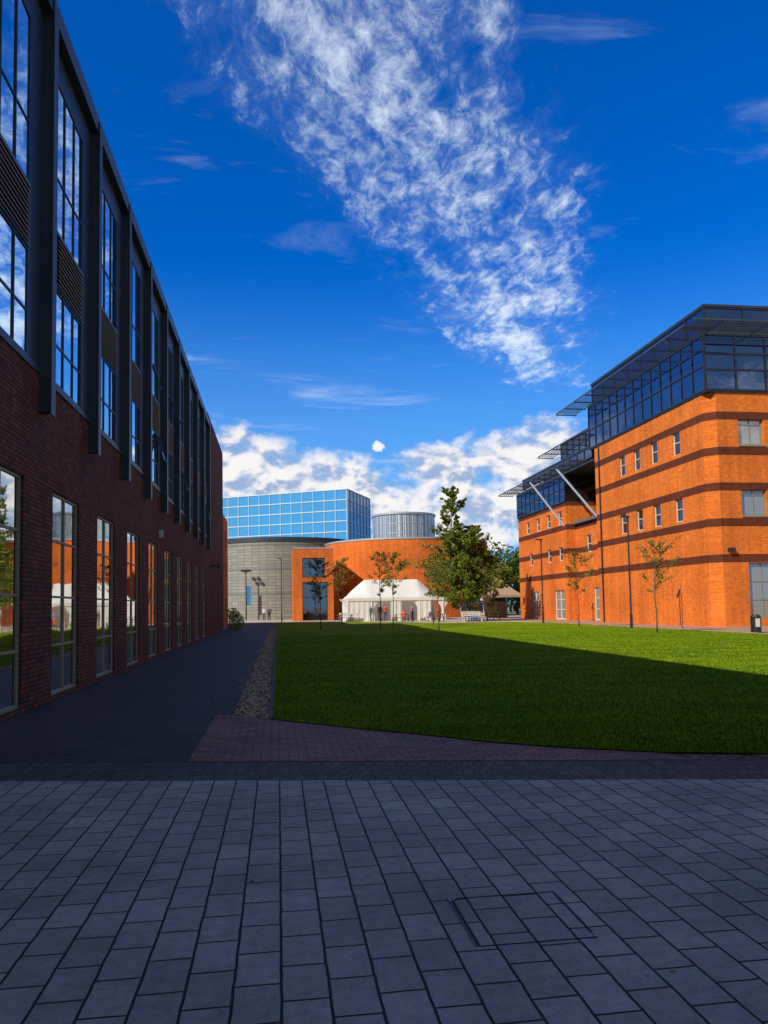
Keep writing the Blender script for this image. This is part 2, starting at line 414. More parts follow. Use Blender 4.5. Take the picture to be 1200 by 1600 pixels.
b=MB(); ringwall(b,.8,115,10.5,0,10.6,M_gr,192); disc(b,.8,115,10.6,11.2,M_roof,zc=12.2); ringwall(b,.8,115,10.6,10.6,11.2,M_metal)
b.obj('panel_wall',GR)

# ------------------------------------------------------------ BLUE GLASS BUILDING
BG=empty('blue_glass_building')
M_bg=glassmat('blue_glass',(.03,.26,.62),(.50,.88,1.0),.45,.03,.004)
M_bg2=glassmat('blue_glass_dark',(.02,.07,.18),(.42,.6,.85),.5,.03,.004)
M_bf=simple('curtain_mullion',(.5,.62,.7),.5,.1,.05)
b=MB();fr=MB()
def gwall(P,Q,z0,z1,nc,nr,mg):
    P=Vector(P);Q=Vector(Q); d=(Q-P); n=Vector((d.y,-d.x)).normalized()
    if n.y>0: n=-n
    b.quad([(P.x,P.y,z0),(Q.x,Q.y,z0),(Q.x,Q.y,z1),(P.x,P.y,z1)],mg)
    for i in range(nc+1):
        q=P+d*i/nc+n*.05; fr.beam((q.x,q.y,z0),(q.x,q.y,z1),.16,.16,M_bf)
    for j in range(nr+1):
        z=z0+(z1-z0)*j/nr; p0=P+n*.06;p1=Q+n*.06
        fr.beam((p0.x,p0.y,z),(p1.x,p1.y,z),.14,.14,M_bf)
gwall((11.6,128),(-16,142.3),3.5,21.4,15,10,M_bg)
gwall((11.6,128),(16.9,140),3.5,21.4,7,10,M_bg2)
b.quad([(11.6,128,21.4),(16.9,140,21.4),(-10,155,21.4),(-16,142.3,21.4)],M_roof)
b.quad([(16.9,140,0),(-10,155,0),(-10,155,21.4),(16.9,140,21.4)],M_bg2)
b.box(-12,10,138,150,0,4,M_roof)
b.obj('glass',BG);fr.obj('mullions',BG)

# ------------------------------------------------------------ GROUND
M_gnd=simple('pavement',(.30,.26,.22),.9,0,.12,.8)
poly('ground',[(-1500,-1500),(1500,-1500),(1500,1500),(-1500,1500)],-.004,M_gnd)

def pavermat(name,w,h,c1,c2,mort,ms,rot=0,swap=True,spk=.35,grime=.35,bump=.6,dist=.01,wet=.75,wob=.004,spec=.35):
    mt,N,b=newmat(name); co=N.objco(); x,y,z=N.sep(co)
    if rot:
        cr,sr=math.cos(rot),math.sin(rot)
        x2=N.math('ADD',N.math('MULTIPLY',x,cr),N.math('MULTIPLY',y,sr)); y2=N.math('SUBTRACT',N.math('MULTIPLY',y,cr),N.math('MULTIPLY',x,sr)); x,y=x2,y2
    wb=N.noise(co,6,2); wobo=N.math('MULTIPLY',N.math('SUBTRACT',wb,.5),wob*2)
    v=N.comb(N.math('ADD',y,wobo),N.math('ADD',x,wobo)) if swap else N.comb(N.math('ADD',x,wobo),N.math('ADD',y,wobo))
    bt=N.n('ShaderNodeTexBrick'); N.put(bt.inputs['Vector'],v)
    bt.offset=.5; bt.offset_frequency=2
    bt.inputs['Scale'].default_value=1; bt.inputs['Brick Width'].default_value=w; bt.inputs['Row Height'].default_value=h
    bt.inputs['Mortar Size'].default_value=ms; bt.inputs['Mortar Smooth'].default_value=.3
    N.put(bt.inputs['Color1'],c1);N.put(bt.inputs['Color2'],c2);N.put(bt.inputs['Mortar'],mort)
    fine=N.noise(co,230,3,.8); mid=N.noise(co,14,6,.7); big=N.noise(co,.9,5,.65)
    f=N.math('MULTIPLY',N.smooth(fine,.35,.65,1-spk,1+spk,'LINEAR'),N.math('MULTIPLY',N.smooth(mid,.3,.7,1-grime*.6,1+grime*.6,'LINEAR'),N.smooth(big,.3,.7,1-grime*.7,1+grime*.7,'LINEAR')))
    vo=N.n('ShaderNodeTexVoronoi'); N.put(vo.inputs['Vector'],co); vo.inputs['Scale'].default_value=7
    sp=N.math('MULTIPLY',N.smooth(vo.outputs['Distance'],.04,.09,1,0),N.math('GREATER_THAN',N.sep(vo.outputs['Color'])[0],.6))
    f=N.math('MULTIPLY',f,N.math('SUBTRACT',1.0,N.math('MULTIPLY',sp,.4)))
    c=N.vmath('SCALE',bt.outputs[0]); N.put(c.node.inputs[3],f)
    N.put(b.inputs['Base Color'],c); N.put(b.inputs['Roughness'],N.smooth(mid,.3,.7,wet-.15,wet+.12))
    b.inputs['Specular IOR Level'].default_value=spec
    hgt=N.math('ADD',N.math('MULTIPLY',N.math('SUBTRACT',1.0,bt.outputs['Fac']),1.0),N.math('MULTIPLY',fine,.35))
    N.put(b.inputs['Normal'],N.bump(hgt,bump,dist))
    return mt
M_slab=pavermat('granite_slabs',.31,.2,(.47,.41,.345),(.36,.315,.27),(.014,.012,.011),.0075,spk=.6,grime=.4,wob=.006,bump=.8)
M_row=pavermat('soldier_pavers',.11,.21,(.13,.10,.085),(.08,.065,.055),(.015,.015,.015),.006,rot=-.205,swap=False,spk=.25)
M_bp=pavermat('brick_pavers',.2,.1,(.40,.16,.10),(.24,.10,.075),(.02,.018,.015),.007,swap=False,spk=.25)
M_path=pavermat('dark_pavers',.2,.1,(.095,.066,.060),(.062,.046,.044),(.015,.015,.015),.007,swap=False,spk=.25,wet=.7,spec=.2)
M_pink=pavermat('pink_pavers',.4,.2,(.46,.27,.19),(.38,.23,.16),(.2,.14,.1),.01,spk=.1)
def eY(x): return 7.30-.205*x
poly('slab_pavement',[(-4.05,-14),(40,-14),(40,eY(30)-2),(20,eY(20)),(-4.05,eY(-4.05))],.004,M_slab)
poly('paver_band',[(-4.05,eY(-4.05)),(8,eY(8)),(8,eY(8)+.95),(-4.05,eY(-4.05)+.88)],.004,M_row)
poly('walkway_dark_pavers',[(-4.05,eY(-4.05)+.88),(-.95,eY(-.95)+.88),(-.93,11.9),(-.7,11.9),(-.62,88),(-5,88),(-4.05,58)],.004,M_path)
edge=[(-.12,11.28),(.2,10.9),(.55,10.59),(1.1,10.0),(1.68,9.5),(2.4,8.75),(3.1,8.22),(3.98,7.72),(4.94,7.42),(6.5,7.25),(9,7.2)]
bp=[(-.95,eY(-.95)+.88),(4.2,eY(4.2)+.88)]+[(4.0,7.50)]+[(p[0],p[1]) for p in reversed(edge[:8])]+[(-.7,11.85),(-.93,11.9)]
poly('brick_paver_apron',bp,.008,M_bp)
M_gravel,N,bb=newmat('gravel')
co=N.objco(); vo=N.n('ShaderNodeTexVoronoi'); N.put(vo.inputs['Vector'],co); vo.inputs['Scale'].default_value=28
hs=N.sep(vo.outputs['Color'])[0]
N.put(bb.inputs['Base Color'],N.mix(hs,(.07,.04,.022),(.36,.24,.15))); bb.inputs['Roughness'].default_value=.95; bb.inputs['Specular IOR Level'].default_value=.1
N.put(bb.inputs['Normal'],N.bump(N.math('SUBTRACT',1.0,vo.outputs['Distance']),1,.03))
poly('gravel_corner',[(3.9,eY(3.9)+.92),(8,eY(8)+.92),(20,eY(20)+.9),(20,7.2),(9,7.2),(6.5,7.25),(4.94,7.42),(3.98,7.66)],.006,M_gravel)
GS=empty('gravel_strip')
poly('gravel_bed',[(-.7,11.88),(-.12,11.28),(-.1,84),(-.62,84)],.006,M_gravel,GS)
stones=MB()
M_st=[simple('pebble_a',(.44,.28,.18),.9,0,.2,8,.1),simple('pebble_b',(.17,.10,.06),.9,0,.2,8,.1),simple('pebble_c',(.58,.44,.32),.9,0,.2,8,.1)]
rs=random.Random(5)
def stone(b,x,y,z,r,m):
    V=[];ax=rs.uniform(.7,1.3);ay=rs.uniform(.7,1.3);rot=rs.uniform(0,6.28)
    for d in((1,0,0),(.3,.9,0),(-.8,.5,0),(-.8,-.6,0),(.4,-.9,0)):
        V.append((x+r*ax*(d[0]*math.cos(rot)-d[1]*math.sin(rot)),y+r*ay*(d[0]*math.sin(rot)+d[1]*math.cos(rot)),z+rs.uniform(0,.2)*r))
    top=(x+rs.uniform(-.2,.2)*r,y+rs.uniform(-.2,.2)*r,z+r*rs.uniform(.5,.9))
    i=len(b.v); b.v.extend(V+[top]); k=b.mat(m)
    for q in range(5): b.f.append((i+q,i+(q+1)%5,i+5)); b.mi.append(k)
for i in range(6500):
    y=11.3+ (rs.random()**1.8)*48; x=rs.uniform(-.68,-.13)
    if y<11.3+(-.12-x)*1.0: continue
    stone(stones,x,y,.006,rs.uniform(.014,.035),rs.choice(M_st))
for i in range(1200):
    x=rs.uniform(4,14); lo=eY(x)+.95
    y=rs.uniform(lo,7.25)
    if y<lo or lo>7.2: continue
    stone(stones,x,y,.006,rs.uniform(.012,.028),rs.choice(M_st))
for i in range(90):
    stone(stones,-.75-abs(rs.gauss(0,.3)),rs.uniform(11.5,22),.006,rs.uniform(.008,.018),rs.choice(M_st))
stones.obj('pebbles',GS)

# lawn
M_lawn,N,bb=newmat('grass')
co=N.objco(); x,y,z=N.sep(co)
fine=N.noise(co,60,4,.7); mid=N.noise(co,3,6,.7); big=N.noise(co,.25,4,.6)
strp=N.math('SINE',N.math('MULTIPLY',N.math('ADD',y,N.math('MULTIPLY',x,.15)),3.6))
f=N.math('MULTIPLY',N.smooth(fine,.25,.75,.5,1.5,'LINEAR'),N.math('MULTIPLY',N.smooth(mid,.3,.7,.75,1.25,'LINEAR'),N.smooth(strp,-1,1,.88,1.12)))
col=N.mix(N.smooth(big,.35,.65),(.15,.235,.006),(.235,.31,.008))
c=N.vmath('SCALE',col); N.put(c.node.inputs[3],f)
N.put(bb.inputs['Base Color'],c); bb.inputs['Roughness'].default_value=.95; bb.inputs['Specular IOR Level'].default_value=.03
N.put(bb.inputs['Normal'],N.bump(N.math('ADD',fine,mid),.8,.06))
LW=empty('lawn')
lawnpts=edge+[(22.2,7.2),(22.2,60),(20.5,66),(14.7,67),(8.2,79),(-.1,86.5)]
poly('turf',lawnpts,.02,M_lawn,LW)
M_bl=[simple('blade_a',(.115,.205,.008),.9,0,.3,1,.03),simple('blade_b',(.21,.29,.010),.9,0,.3,1,.03),simple('blade_c',(.055,.12,.007),.9,0,.3,1,.03)]
bl=MB(); ms=[bl.mat(q) for q in M_bl]
def inedge(x,y):
    if x<-.1: return False
    for p,q in zip(edge,edge[1:]):
        if p[0]<=x<=q[0]:
            return y>p[1]+(q[1]-p[1])*(x-p[0])/(q[0]-p[0])
    return y>7.22
cnt=0
while cnt<105000:
    t=rs.random()**1.9; y=7.2+t*36; x=rs.uniform(-.12,min(22,2+y*.62))
    if not inedge(x,y): continue
    cnt+=1
    h=rs.uniform(.02,.05)*(1-.5*t); a=rs.uniform(0,6.28); w=.004+.0004*y
    dx,dy=math.cos(a)*w,math.sin(a)*w; lx,ly=rs.uniform(-.025,.025),rs.uniform(-.025,.025)
    i=len(bl.v); bl.v.extend([(x-dx,y-dy,.02),(x+dx,y+dy,.02),(x+lx,y+ly,.02+h)]); bl.f.append((i,i+1,i+2)); bl.mi.append(rs.choice(ms))
bl.obj('grass_blades',LW)
poly('side_pavement',[(22.2,7.2),(60,7.2),(60,43),(26,43),(26,90),(22.2,75)],.004,M_pink)
b=MB(); b.box(22.15,22.27,7.2,60,0,.05,M_pink); b.box(-.14,-.08,11.3,86,0,.035,simple('edging',(.12,.11,.1),.9)); b.obj('lawn_edging')
M_plaza=simple('plaza_paving',(.44,.36,.29),.9,0,.1,1.5)
poly('far_plaza',[(-30,88),(-.1,87),(8.2,79.3),(14.7,67.3),(20.5,66.3),(22.2,60),(22.2,75),(26,90),(60,92),(60,135),(-30,135)],.003,M_plaza)

# access cover
MH=empty('access_cover')
b=MB(); x0,x1,y0,y1=.9,1.5,3.6,4.2
M_mh=simple('cover_steel',(.14,.14,.14),.7,.1,.3,20,.2); M_mh2=simple('cover_corner',(.40,.43,.48),.6,.1,.2,20); M_mh3=simple('cover_slot',(.010,.010,.010),.9)
b.box(x0,x0+.010,y0,y1,.004,.008,M_mh);b.box(x0+.010,x0+.020,y0,y1,.004,.006,M_mh3);b.box(x0+.020,x0+.028,y0,y1,.004,.008,M_mh)
b.box(x1-.008,x1,y0,y1,.004,.008,M_mh);b.box(x1-.013,x1-.008,y0,y1,.004,.006,M_mh3)
b.box(x0+.028,x1-.013,y1-.006,y1,.004,.007,M_mh3);b.box(x0+.028,x1-.013,y0,y0+.006,.004,.007,M_mh3)
for (px,py,sx,sy) in((x0,y1,1,-1),(x1,y0,-1,1)):
    b.quad([(px,py,.011),(px+sx*.055,py,.011),(px,py+sy*.055,.011)],M_mh2)
    b.quad([(px+sx*.012,py+sy*.012,.0125),(px+sx*.03,py+sy*.012,.0125),(px+sx*.012,py+sy*.03,.0125)],M_mh3)
b.obj('frame',MH)
b=MB(); Ml=simple('dry_leaf',(.28,.17,.06),.8); Ml2=simple('dry_leaf_dark',(.10,.06,.03),.8)
for i in range(420):
    y=rs.uniform(2.5,40)**1.0; x=rs.uniform(-3.9,-.75) if y>8 else rs.uniform(-4,7)
    if y>8 and rs.random()<.3: x=-4.0+abs(rs.gauss(0,.15))+.05
    s=rs.uniform(.006,.018); a=rs.uniform(0,6.28)
    b.quad([(x+s*math.cos(a+t),y+s*math.sin(a+t)*rs.uniform(.6,1),.014+rs.uniform(0,.01)) for t in(0,1.3,3.1,4.6)],rs.choice([Ml,Ml2]))
b.obj('fallen_leaves')

# ------------------------------------------------------------ TREES
def leafmat(name,col):
    mt,N,b=newmat(name)
    nt=mt.node_tree
    nz=N.noise(N.objco(),1.6,3,.6)
    c=N.vmath('SCALE',col); N.put(c.node.inputs[3],N.smooth(nz,.3,.7,.65,1.35,'LINEAR'))
    N.put(b.inputs['Base Color'],c); b.inputs['Roughness'].default_value=.7; b.inputs['Specular IOR Level'].default_value=.2
    tr=N.n('ShaderNodeBsdfTranslucent'); N.put(tr.inputs[0],c)
    mx=N.n('ShaderNodeMixShader'); mx.inputs[0].default_value=.35
    out=[n for n in nt.nodes if n.type=='OUTPUT_MATERIAL'][0]
    nt.links.new(b.outputs[0],mx.inputs[1]);nt.links.new(tr.outputs[0],mx.inputs[2]);nt.links.new(mx.outputs[0],out.inputs[0])
    return mt
L_g=leafmat('leaf_green',(.15,.21,.018)); L_d=leafmat('leaf_dark',(.05,.09,.014)); L_y=leafmat('leaf_yellow',(.36,.34,.03)); L_o=leafmat('leaf_orange',(.36,.14,.02))
M_bark=simple('bark',(.09,.07,.055),.9,0,.3,6); M_birch=simple('pale_bark',(.30,.27,.23),.9,0,.4,5)
def leaves(b,c,r,n,size,mats,rr,flat=1.0):
    for _ in range(n):
        while True:
            p=Vector((rr.uniform(-1,1),rr.uniform(-1,1),rr.uniform(-1,1)))
            if p.length<1: break
        p=Vector(c)+Vector((p.x*r,p.y*r,p.z*r*flat))
        s=size*rr.uniform(.6,1.4)
        d=Vector((rr.gauss(0,1),rr.gauss(0,1),rr.gauss(0,1))).normalized(); e=d.orthogonal().normalized()
        e=Matrix.Rotation(rr.uniform(0,6.28),3,d)@e; g=d.cross(e)
        b.quad([p-e*s,p-g*s*.55,p+e*s,p+g*s*.55],rr.choice(mats))
def tree(name,x,y,h,crown0,rad,mats,nbr,nl,size,seed,bark=M_bark,stems=1,profile=None,trunk_r=.05,droop=0,cl=.4):
    rr=random.Random(seed); E=empty(name)
    w=MB(); lf=MB()
    for st in range(stems):
        ang0=rr.uniform(0,6.28); sp=(.0 if stems==1 else rad*.28)
        hh=h*(1 if st==0 else rr.uniform(.65,.85))
        tp=[];R_=[]
        for i in range(9):
            t=i/8; ox=math.cos(ang0)*sp*t**.8+rr.gauss(0,.010*h*.5)*(t>0); oy=math.sin(ang0)*sp*t**.8+rr.gauss(0,.010*h*.5)*(t>0)
            tp.append((x+ox,y+oy,hh*t)); R_.append(trunk_r*(1-t*.88))
        w.tube(tp,R_,bark,7)
        nb=nbr//stems
        for i in range(nb):
            t=crown0+(1-crown0)*((i+.5)/nb)**.9*.97
            k=min(7,int(t*8)); fr=t*8-k
            p0=Vector(tp[k]).lerp(Vector(tp[k+1]),fr)
            q=(t-crown0)/(1-crown0)
            pr=profile(q) if profile else math.sin(math.pi*min(1,max(.06,q*.9+.08)))
            L=rad*pr*rr.uniform(.5,1.25)*(1 if stems==1 else .85)
            a=rr.uniform(0,6.28); up=rr.uniform(.35,1.1)
            d=Vector((math.cos(a),math.sin(a),up)).normalized()
            p1=p0+d*L*.55; p2=p0+d*L+Vector((0,0,-droop*L))
            w.tube([p0,p1,p2],[trunk_r*.35*(1-q*.6),trunk_r*.2,trunk_r*.06],bark,5,False)
            n=int(nl/nb)
            for tw in range(5):
                tt=rr.uniform(.25,1.0); base=p0.lerp(p2,tt)
                dd=(d+Vector((rr.gauss(0,.6),rr.gauss(0,.6),rr.gauss(0,.4)))).normalized(); tl=L*.38*rr.uniform(.5,1.2)
                tip=base+dd*tl; w.tube([base,tip],[.012,.005],bark,4,False)
                for s_ in range(3):
                    leaves(lf,base.lerp(tip,.25+.33*s_),max(.10,tl*.28),max(1,int(n/15*rr.uniform(.4,1.6))),size,[rr.choice(mats)]+mats,rr,.9)
    w.obj('trunk_branches',E,True); lf.obj('foliage',E)
    return E
conic=lambda q:(1-q)**.7*(.5+.5*min(1,q*4+.25))+.07
tree('birch_tree',17.3,71,13.0,.07,4.3,[L_g,L_y,L_g,L_d],210,21000,.09,11,M_birch,3,conic,.12,droop=.1)
tree('birch_tree',20.2,73,9.2,.30,3.0,[L_g,L_y,L_d],80,6500,.09,12,M_birch,2,conic,.08,droop=.1)
yt=[(19.5,48.2,4.9,1.4,[L_o,L_y,L_g],1500,21),(19.0,36.8,4.6,1.5,[L_o,L_g,L_y],1300,22),(2.9,53.4,4.9,1.3,[L_g,L_d],1500,23),(5.6,68,5.8,1.6,[L_o,L_y],2000,24),(6.7,50.5,5.2,1.1,[L_d,L_o,L_g],1200,25),(8.6,57.5,5.6,1.5,[L_g,L_y],2400,26),(10.1,48,4.9,1.2,[L_g,L_y],900,27),(12.6,62,5.4,1.3,[L_g,L_d],1400,28)]
for (x,y,h,r,ms_,nl,sd) in yt:
    tree('young_tree',x,y,h,.42,r,ms_,28,nl,.055,sd,M_bark,1,None,.04,cl=.35)
w=MB(); w.tube([(22.7,41,0),(22.72,41,1.2),(22.7,41.02,2.5)],[.03,.025,.012],M_bark,6); w.tube([(22.71,41,1.6),(22.9,41.1,2.3)],[.012,.005],M_bark,5)
w.tube([(22.71,41,1.8),(22.5,40.9,2.4)],[.012,.005],M_bark,5); w.obj('bare_sapling')
rr=random.Random(99); lf=MB(); w=MB()
for i in range(70):
    if i<34: x=rr.uniform(31,47); y=rr.uniform(112,140); h=rr.uniform(9,12.5)
    else: x=rr.uniform(26,80); y=rr.uniform(125,165); h=rr.uniform(8,12)
    w.tube([(x,y,0),(x,y,h*.7)],[.25,.1],M_bark,6)
    for j in range(16):
        a=rr.uniform(0,6.28); q=rr.random()
        c=(x+math.cos(a)*2.4*q,y+math.sin(a)*2.4*q,h*rr.uniform(.12,.93)); leaves(lf,c,1.5,50,.26,[L_g,L_d,L_d],rr)
DT=empty('distant_trees'); w.obj('trunks',DT); lf.obj('foliage',DT)
rr=random.Random(5); lf=MB()
for (x,y,z,r) in((-3.3,60.5,.6,.7),(-3.4,62,.7,.8),(-3.3,63.6,.5,.6),(-3.5,61.2,1.2,.5)): leaves(lf,(x,y,z),r,420,.06,[L_g,L_d,L_y],rr)
lf.obj('shrub')

# ------------------------------------------------------------ STREET FURNITURE
def lamp(x,y,h,side=-1):
    b=MB(); b.tube([(x,y,0),(x,y,.9)],.085,M_metal2,12); b.tube([(x,y,.9),(x,y,h*.97)],[.055,.045],M_metal2,12)
    b.tube([(x,y,h*.96),(x,y,h)],.06,M_metal2,10)
    b.box(x-.42,x+.1,y-.11,y+.11,h,h+.08,M_metal2)
    b.box(x-.38,x-.1,y-.08,y+.08,h-.02,h-.002,M_white)
    return b.obj('street_lamp')
lamp(21.0,43.8,6.7); lamp(21.0,59.3,6.7); lamp(.4,88.5,7.2)
b=MB(); x,y=-4.2,104; b.tube([(x,y,0),(x,y,6.4)],[.09,.06],M_metal2,10)
for a in range(4):
    t=a*math.pi/2+.4; b.beam((x,y,6.3),(x+.5*math.cos(t),y+.5*math.sin(t),6.6),.06,.06,M_metal2); b.box(x+.5*math.cos(t)-.2,x+.5*math.cos(t)+.2,y+.5*math.sin(t)-.2,y+.5*math.sin(t)+.2,6.5,6.75,M_metal2)
b.box(x+.08,x+.6,y-.02,y+.02,2.0,4.6,simple('blue_banner',(.03,.2,.55),.6)); b.obj('banner_lamp_post')
b=MB(); M_blk=simple('bin_black',(.015,.015,.017),.4); xb,yb=22.7,34.2
b.tube([(xb,yb,0),(xb,yb,.05),(xb,yb,.78),(xb,yb,.86)],[.26,.24,.24,.2],M_blk,16); b.box(xb-.17,xb+.05,yb-.262,yb-.238,.3,.7,M_white); b.tube([(xb,yb,.86),(xb,yb,.9)],[.12,.1],M_blk,12)
b.obj('litter_bin')
M_wood=simple('weathered_wood',(.25,.16,.09),.8,0,.2,6)
def picnic(x,y,a=0,m=M_wood):
    b=MB(); r=Matrix.Rotation(a,3,'Z'); o=(x,y,0)
    for i in range(4): b.box(x-.9,x+.9,y-.36+i*.185,y-.36+i*.185+.165,.72,.76,m,r,o)
    for s in(-1,1):
        for i in range(2): b.box(x-.9,x+.9,y+s*.72-.14+i*.145,y+s*.72-.14+i*.145+.13,.43,.47,m,r,o)
        b.box(x+s*.6-.04,x+s*.6+.04,y-.8,y+.8,.37,.43,m,r,o); b.box(x+s*.6-.04,x+s*.6+.04,y-.34,y+.34,.66,.72,m,r,o)
        for t in(-1,1):
            p=r@(Vector((x+s*.6,y+t*.62,0))-Vector(o))+Vector(o); q=r@(Vector((x+s*.6,y+t*.22,.7))-Vector(o))+Vector(o)
            b.beam(p,q,.07,.09,m)
    return b.obj('picnic_table')
picnic(7.0,80.2,.1);picnic(12.2,75.5,-.2);picnic(15.3,74,.15);picnic(19.5,76,.1);picnic(21.9,77.5,.3)
def bench(x,y,a=0):
    b=MB(); r=Matrix.Rotation(a,3,'Z'); o=(x,y,0)
    for i in range(3): b.box(x-1,x+1,y-.25+i*.17,y-.25+i*.17+.14,.42,.46,M_white,r,o)
    for i in range(3): b.box(x-1,x+1,y+.27,y+.3,.55+i*.15,.66+i*.15,M_white,r,o)
    for s in(-.85,.85): b.box(x+s-.04,x+s+.04,y-.22,y-.16,0,.42,M_white,r,o); b.box(x+s-.04,x+s+.04,y+.22,y+.27,0,.96,M_white,r,o); b.box(x+s-.04,x+s+.04,y-.16,y+.22,.36,.42,M_white,r,o)
    return b.obj('park_bench')
bench(7.4,81.3);bench(17.8,69.5,.1)
b=MB(); M_kb=simple('kiosk_blue',(.02,.16,.5),.5)
b.box(20.2,21.4,78.9,80,0.05,2.0,M_kb); b.box(20.3,21.3,78.86,78.89,.9,1.75,M_glassD); b.box(20.25,21.35,78.86,78.89,.3,.75,M_white); b.box(20.15,21.45,78.8,80.05,2.0,2.08,M_white); b.obj('blue_kiosk')

# marquee
M_canvas,N,bb=newmat('white_canvas')
nz=N.noise(N.objco(),1.2,4,.6); N.put(bb.inputs['Base Color'],N.mix(nz,(.82,.79,.74),(.90,.87,.82))); bb.inputs['Roughness'].default_value=.8
N.put(bb.inputs['Normal'],N.bump(nz,.4,.15))
tr=N.n('ShaderNodeBsdfTranslucent'); tr.inputs[0].default_value=(.85,.80,.70,1)
mxs=N.n('ShaderNodeMixShader'); mxs.inputs[0].default_value=.25
out=[n for n in N.nt.nodes if n.type=='OUTPUT_MATERIAL'][0]
N.nt.links.new(bb.outputs[0],mxs.inputs[1]);N.nt.links.new(tr.outputs[0],mxs.inputs[2]);N.nt.links.new(mxs.outputs[0],out.inputs[0])
MQ=empty('white_marquee')
b=MB()
def tentbay(x0,x1,y0,y1,ze,zr,mt,seg=8):
    for i in range(seg):
        xa=x0+(x1-x0)*i/seg; xb=x0+(x1-x0)*(i+1)/seg
        ym=(y0+y1)/2
        for (ya,yb,sa,sb) in((y0,ym,0,1),(ym,y1,1,0)):
            K=5
            for j in range(K):
                t0=j/K;t1=(j+1)/K
                def zz(t,x):
                    u=t if sa==0 else 1-t
                    endf=min((x-x0),(x1-x))/(2.2); endf=max(0,min(1,endf))
                    sag=-.10*math.sin(math.pi*(((x-x0)/2.6)%1))*(1-u*.5)
                    return ze+sag+(zr-ze)*(u**1.15)*(endf**.8)
                b.quad([(xa,ya+(yb-ya)*t0,zz(t0,xa)),(xb,ya+(yb-ya)*t0,zz(t0,xb)),(xb,ya+(yb-ya)*t1,zz(t1,xb)),(xa,ya+(yb-ya)*t1,zz(t1,xa))],mt)
    b.quad([(x0,y0-.02,ze-.32),(x1,y0-.02,ze-.32),(x1,y0-.02,ze+.02),(x0,y0-.02,ze+.02)],mt)
    b.quad([(x0-.02,y0,ze-.32),(x0-.02,y1,ze-.32),(x0-.02,y1,ze+.02),(x0-.02,y0,ze+.02)],mt)
tentbay(7.4,17.9,82,90,2.5,4.6,M_canvas,28)
for x in(7.45,10.0,12.6,15.2,17.8):
    b.tube([(x,82.05,0),(x,82.05,2.45)],.05,M_white,8)
    for s in(-1,1):
        K=5
        for j in range(K):
            z0=2.4*j/K;z1=2.4*(j+1)/K
            wd=lambda z:.14+.85*max(0,(z-1.1)/1.3)**1.6+ (.14 if z<.8 else 0)
            b.quad([(x,82.1,z0),(x+s*wd(z0),82.12,z0),(x+s*wd(z1),82.12,z1),(x,82.1,z1)],M_canvas)
b.quad([(7.4,86.5,0),(17.9,86.5,0),(17.9,86.5,2.7),(7.4,86.5,2.7)],M_canvas)
# side panels hung in soft folds
def folds(xa,xb,y):
    n=int((xb-xa)/.16)
    for i in range(n):
        p=xa+(xb-xa)*i/n; q=xa+(xb-xa)*(i+1)/n
        b.quad([(p,y+.03*math.sin(i*1.9),0),(q,y+.03*math.sin((i+1)*1.9),0),(q,y+.015*math.sin((i+1)*1.9),2.3),(p,y+.015*math.sin(i*1.9),2.3)],M_canvas)
folds(7.5,10.0,82.05);folds(12.0,13.2,82.05);folds(14.9,16.4,82.05)
b.quad([(7.4,82,0),(7.4,90,0),(7.4,90,2.2),(7.4,82,2.2)],M_canvas)
b.obj('canvas',MQ)
TQ=empty('beige_canopy_tent'); b=MB(); M_bei=simple('beige_canvas',(.36,.24,.16),.8,0,.1)
P=Vector((25.0,87,5.0)); c4=[(22.3,84,2.6),(27.4,84,2.6),(27.4,90,2.6),(22.3,90,2.6)]
for i in range(4):
    p=c4[i];q=c4[(i+1)%4]
    for s in range(4):
        t0,t1=s/4,(s+1)/4
        def L(a,t): 
            v=Vector(a).lerp(P,t); v.z=2.6+2.4*t**1.1; return v
        b.quad([L(p,t0),L(q,t0),L(q,t1),L(p,t1)],M_bei)
    b.quad([(p[0],p[1],2.35),(q[0],q[1],2.35),q,p],M_bei); b.tube([(p[0],p[1],0),p],.05,M_white,8)
b.quad([(22.35,84.05,0),(23.0,84.05,0),(22.7,84.05,2.5),(22.35,84.05,2.5)],M_canvas)
b.quad([(22.35,89.9,0),(27.3,89.9,0),(27.3,89.9,1.9),(22.35,89.9,1.9)],M_bei)
b.obj('canopy',TQ)

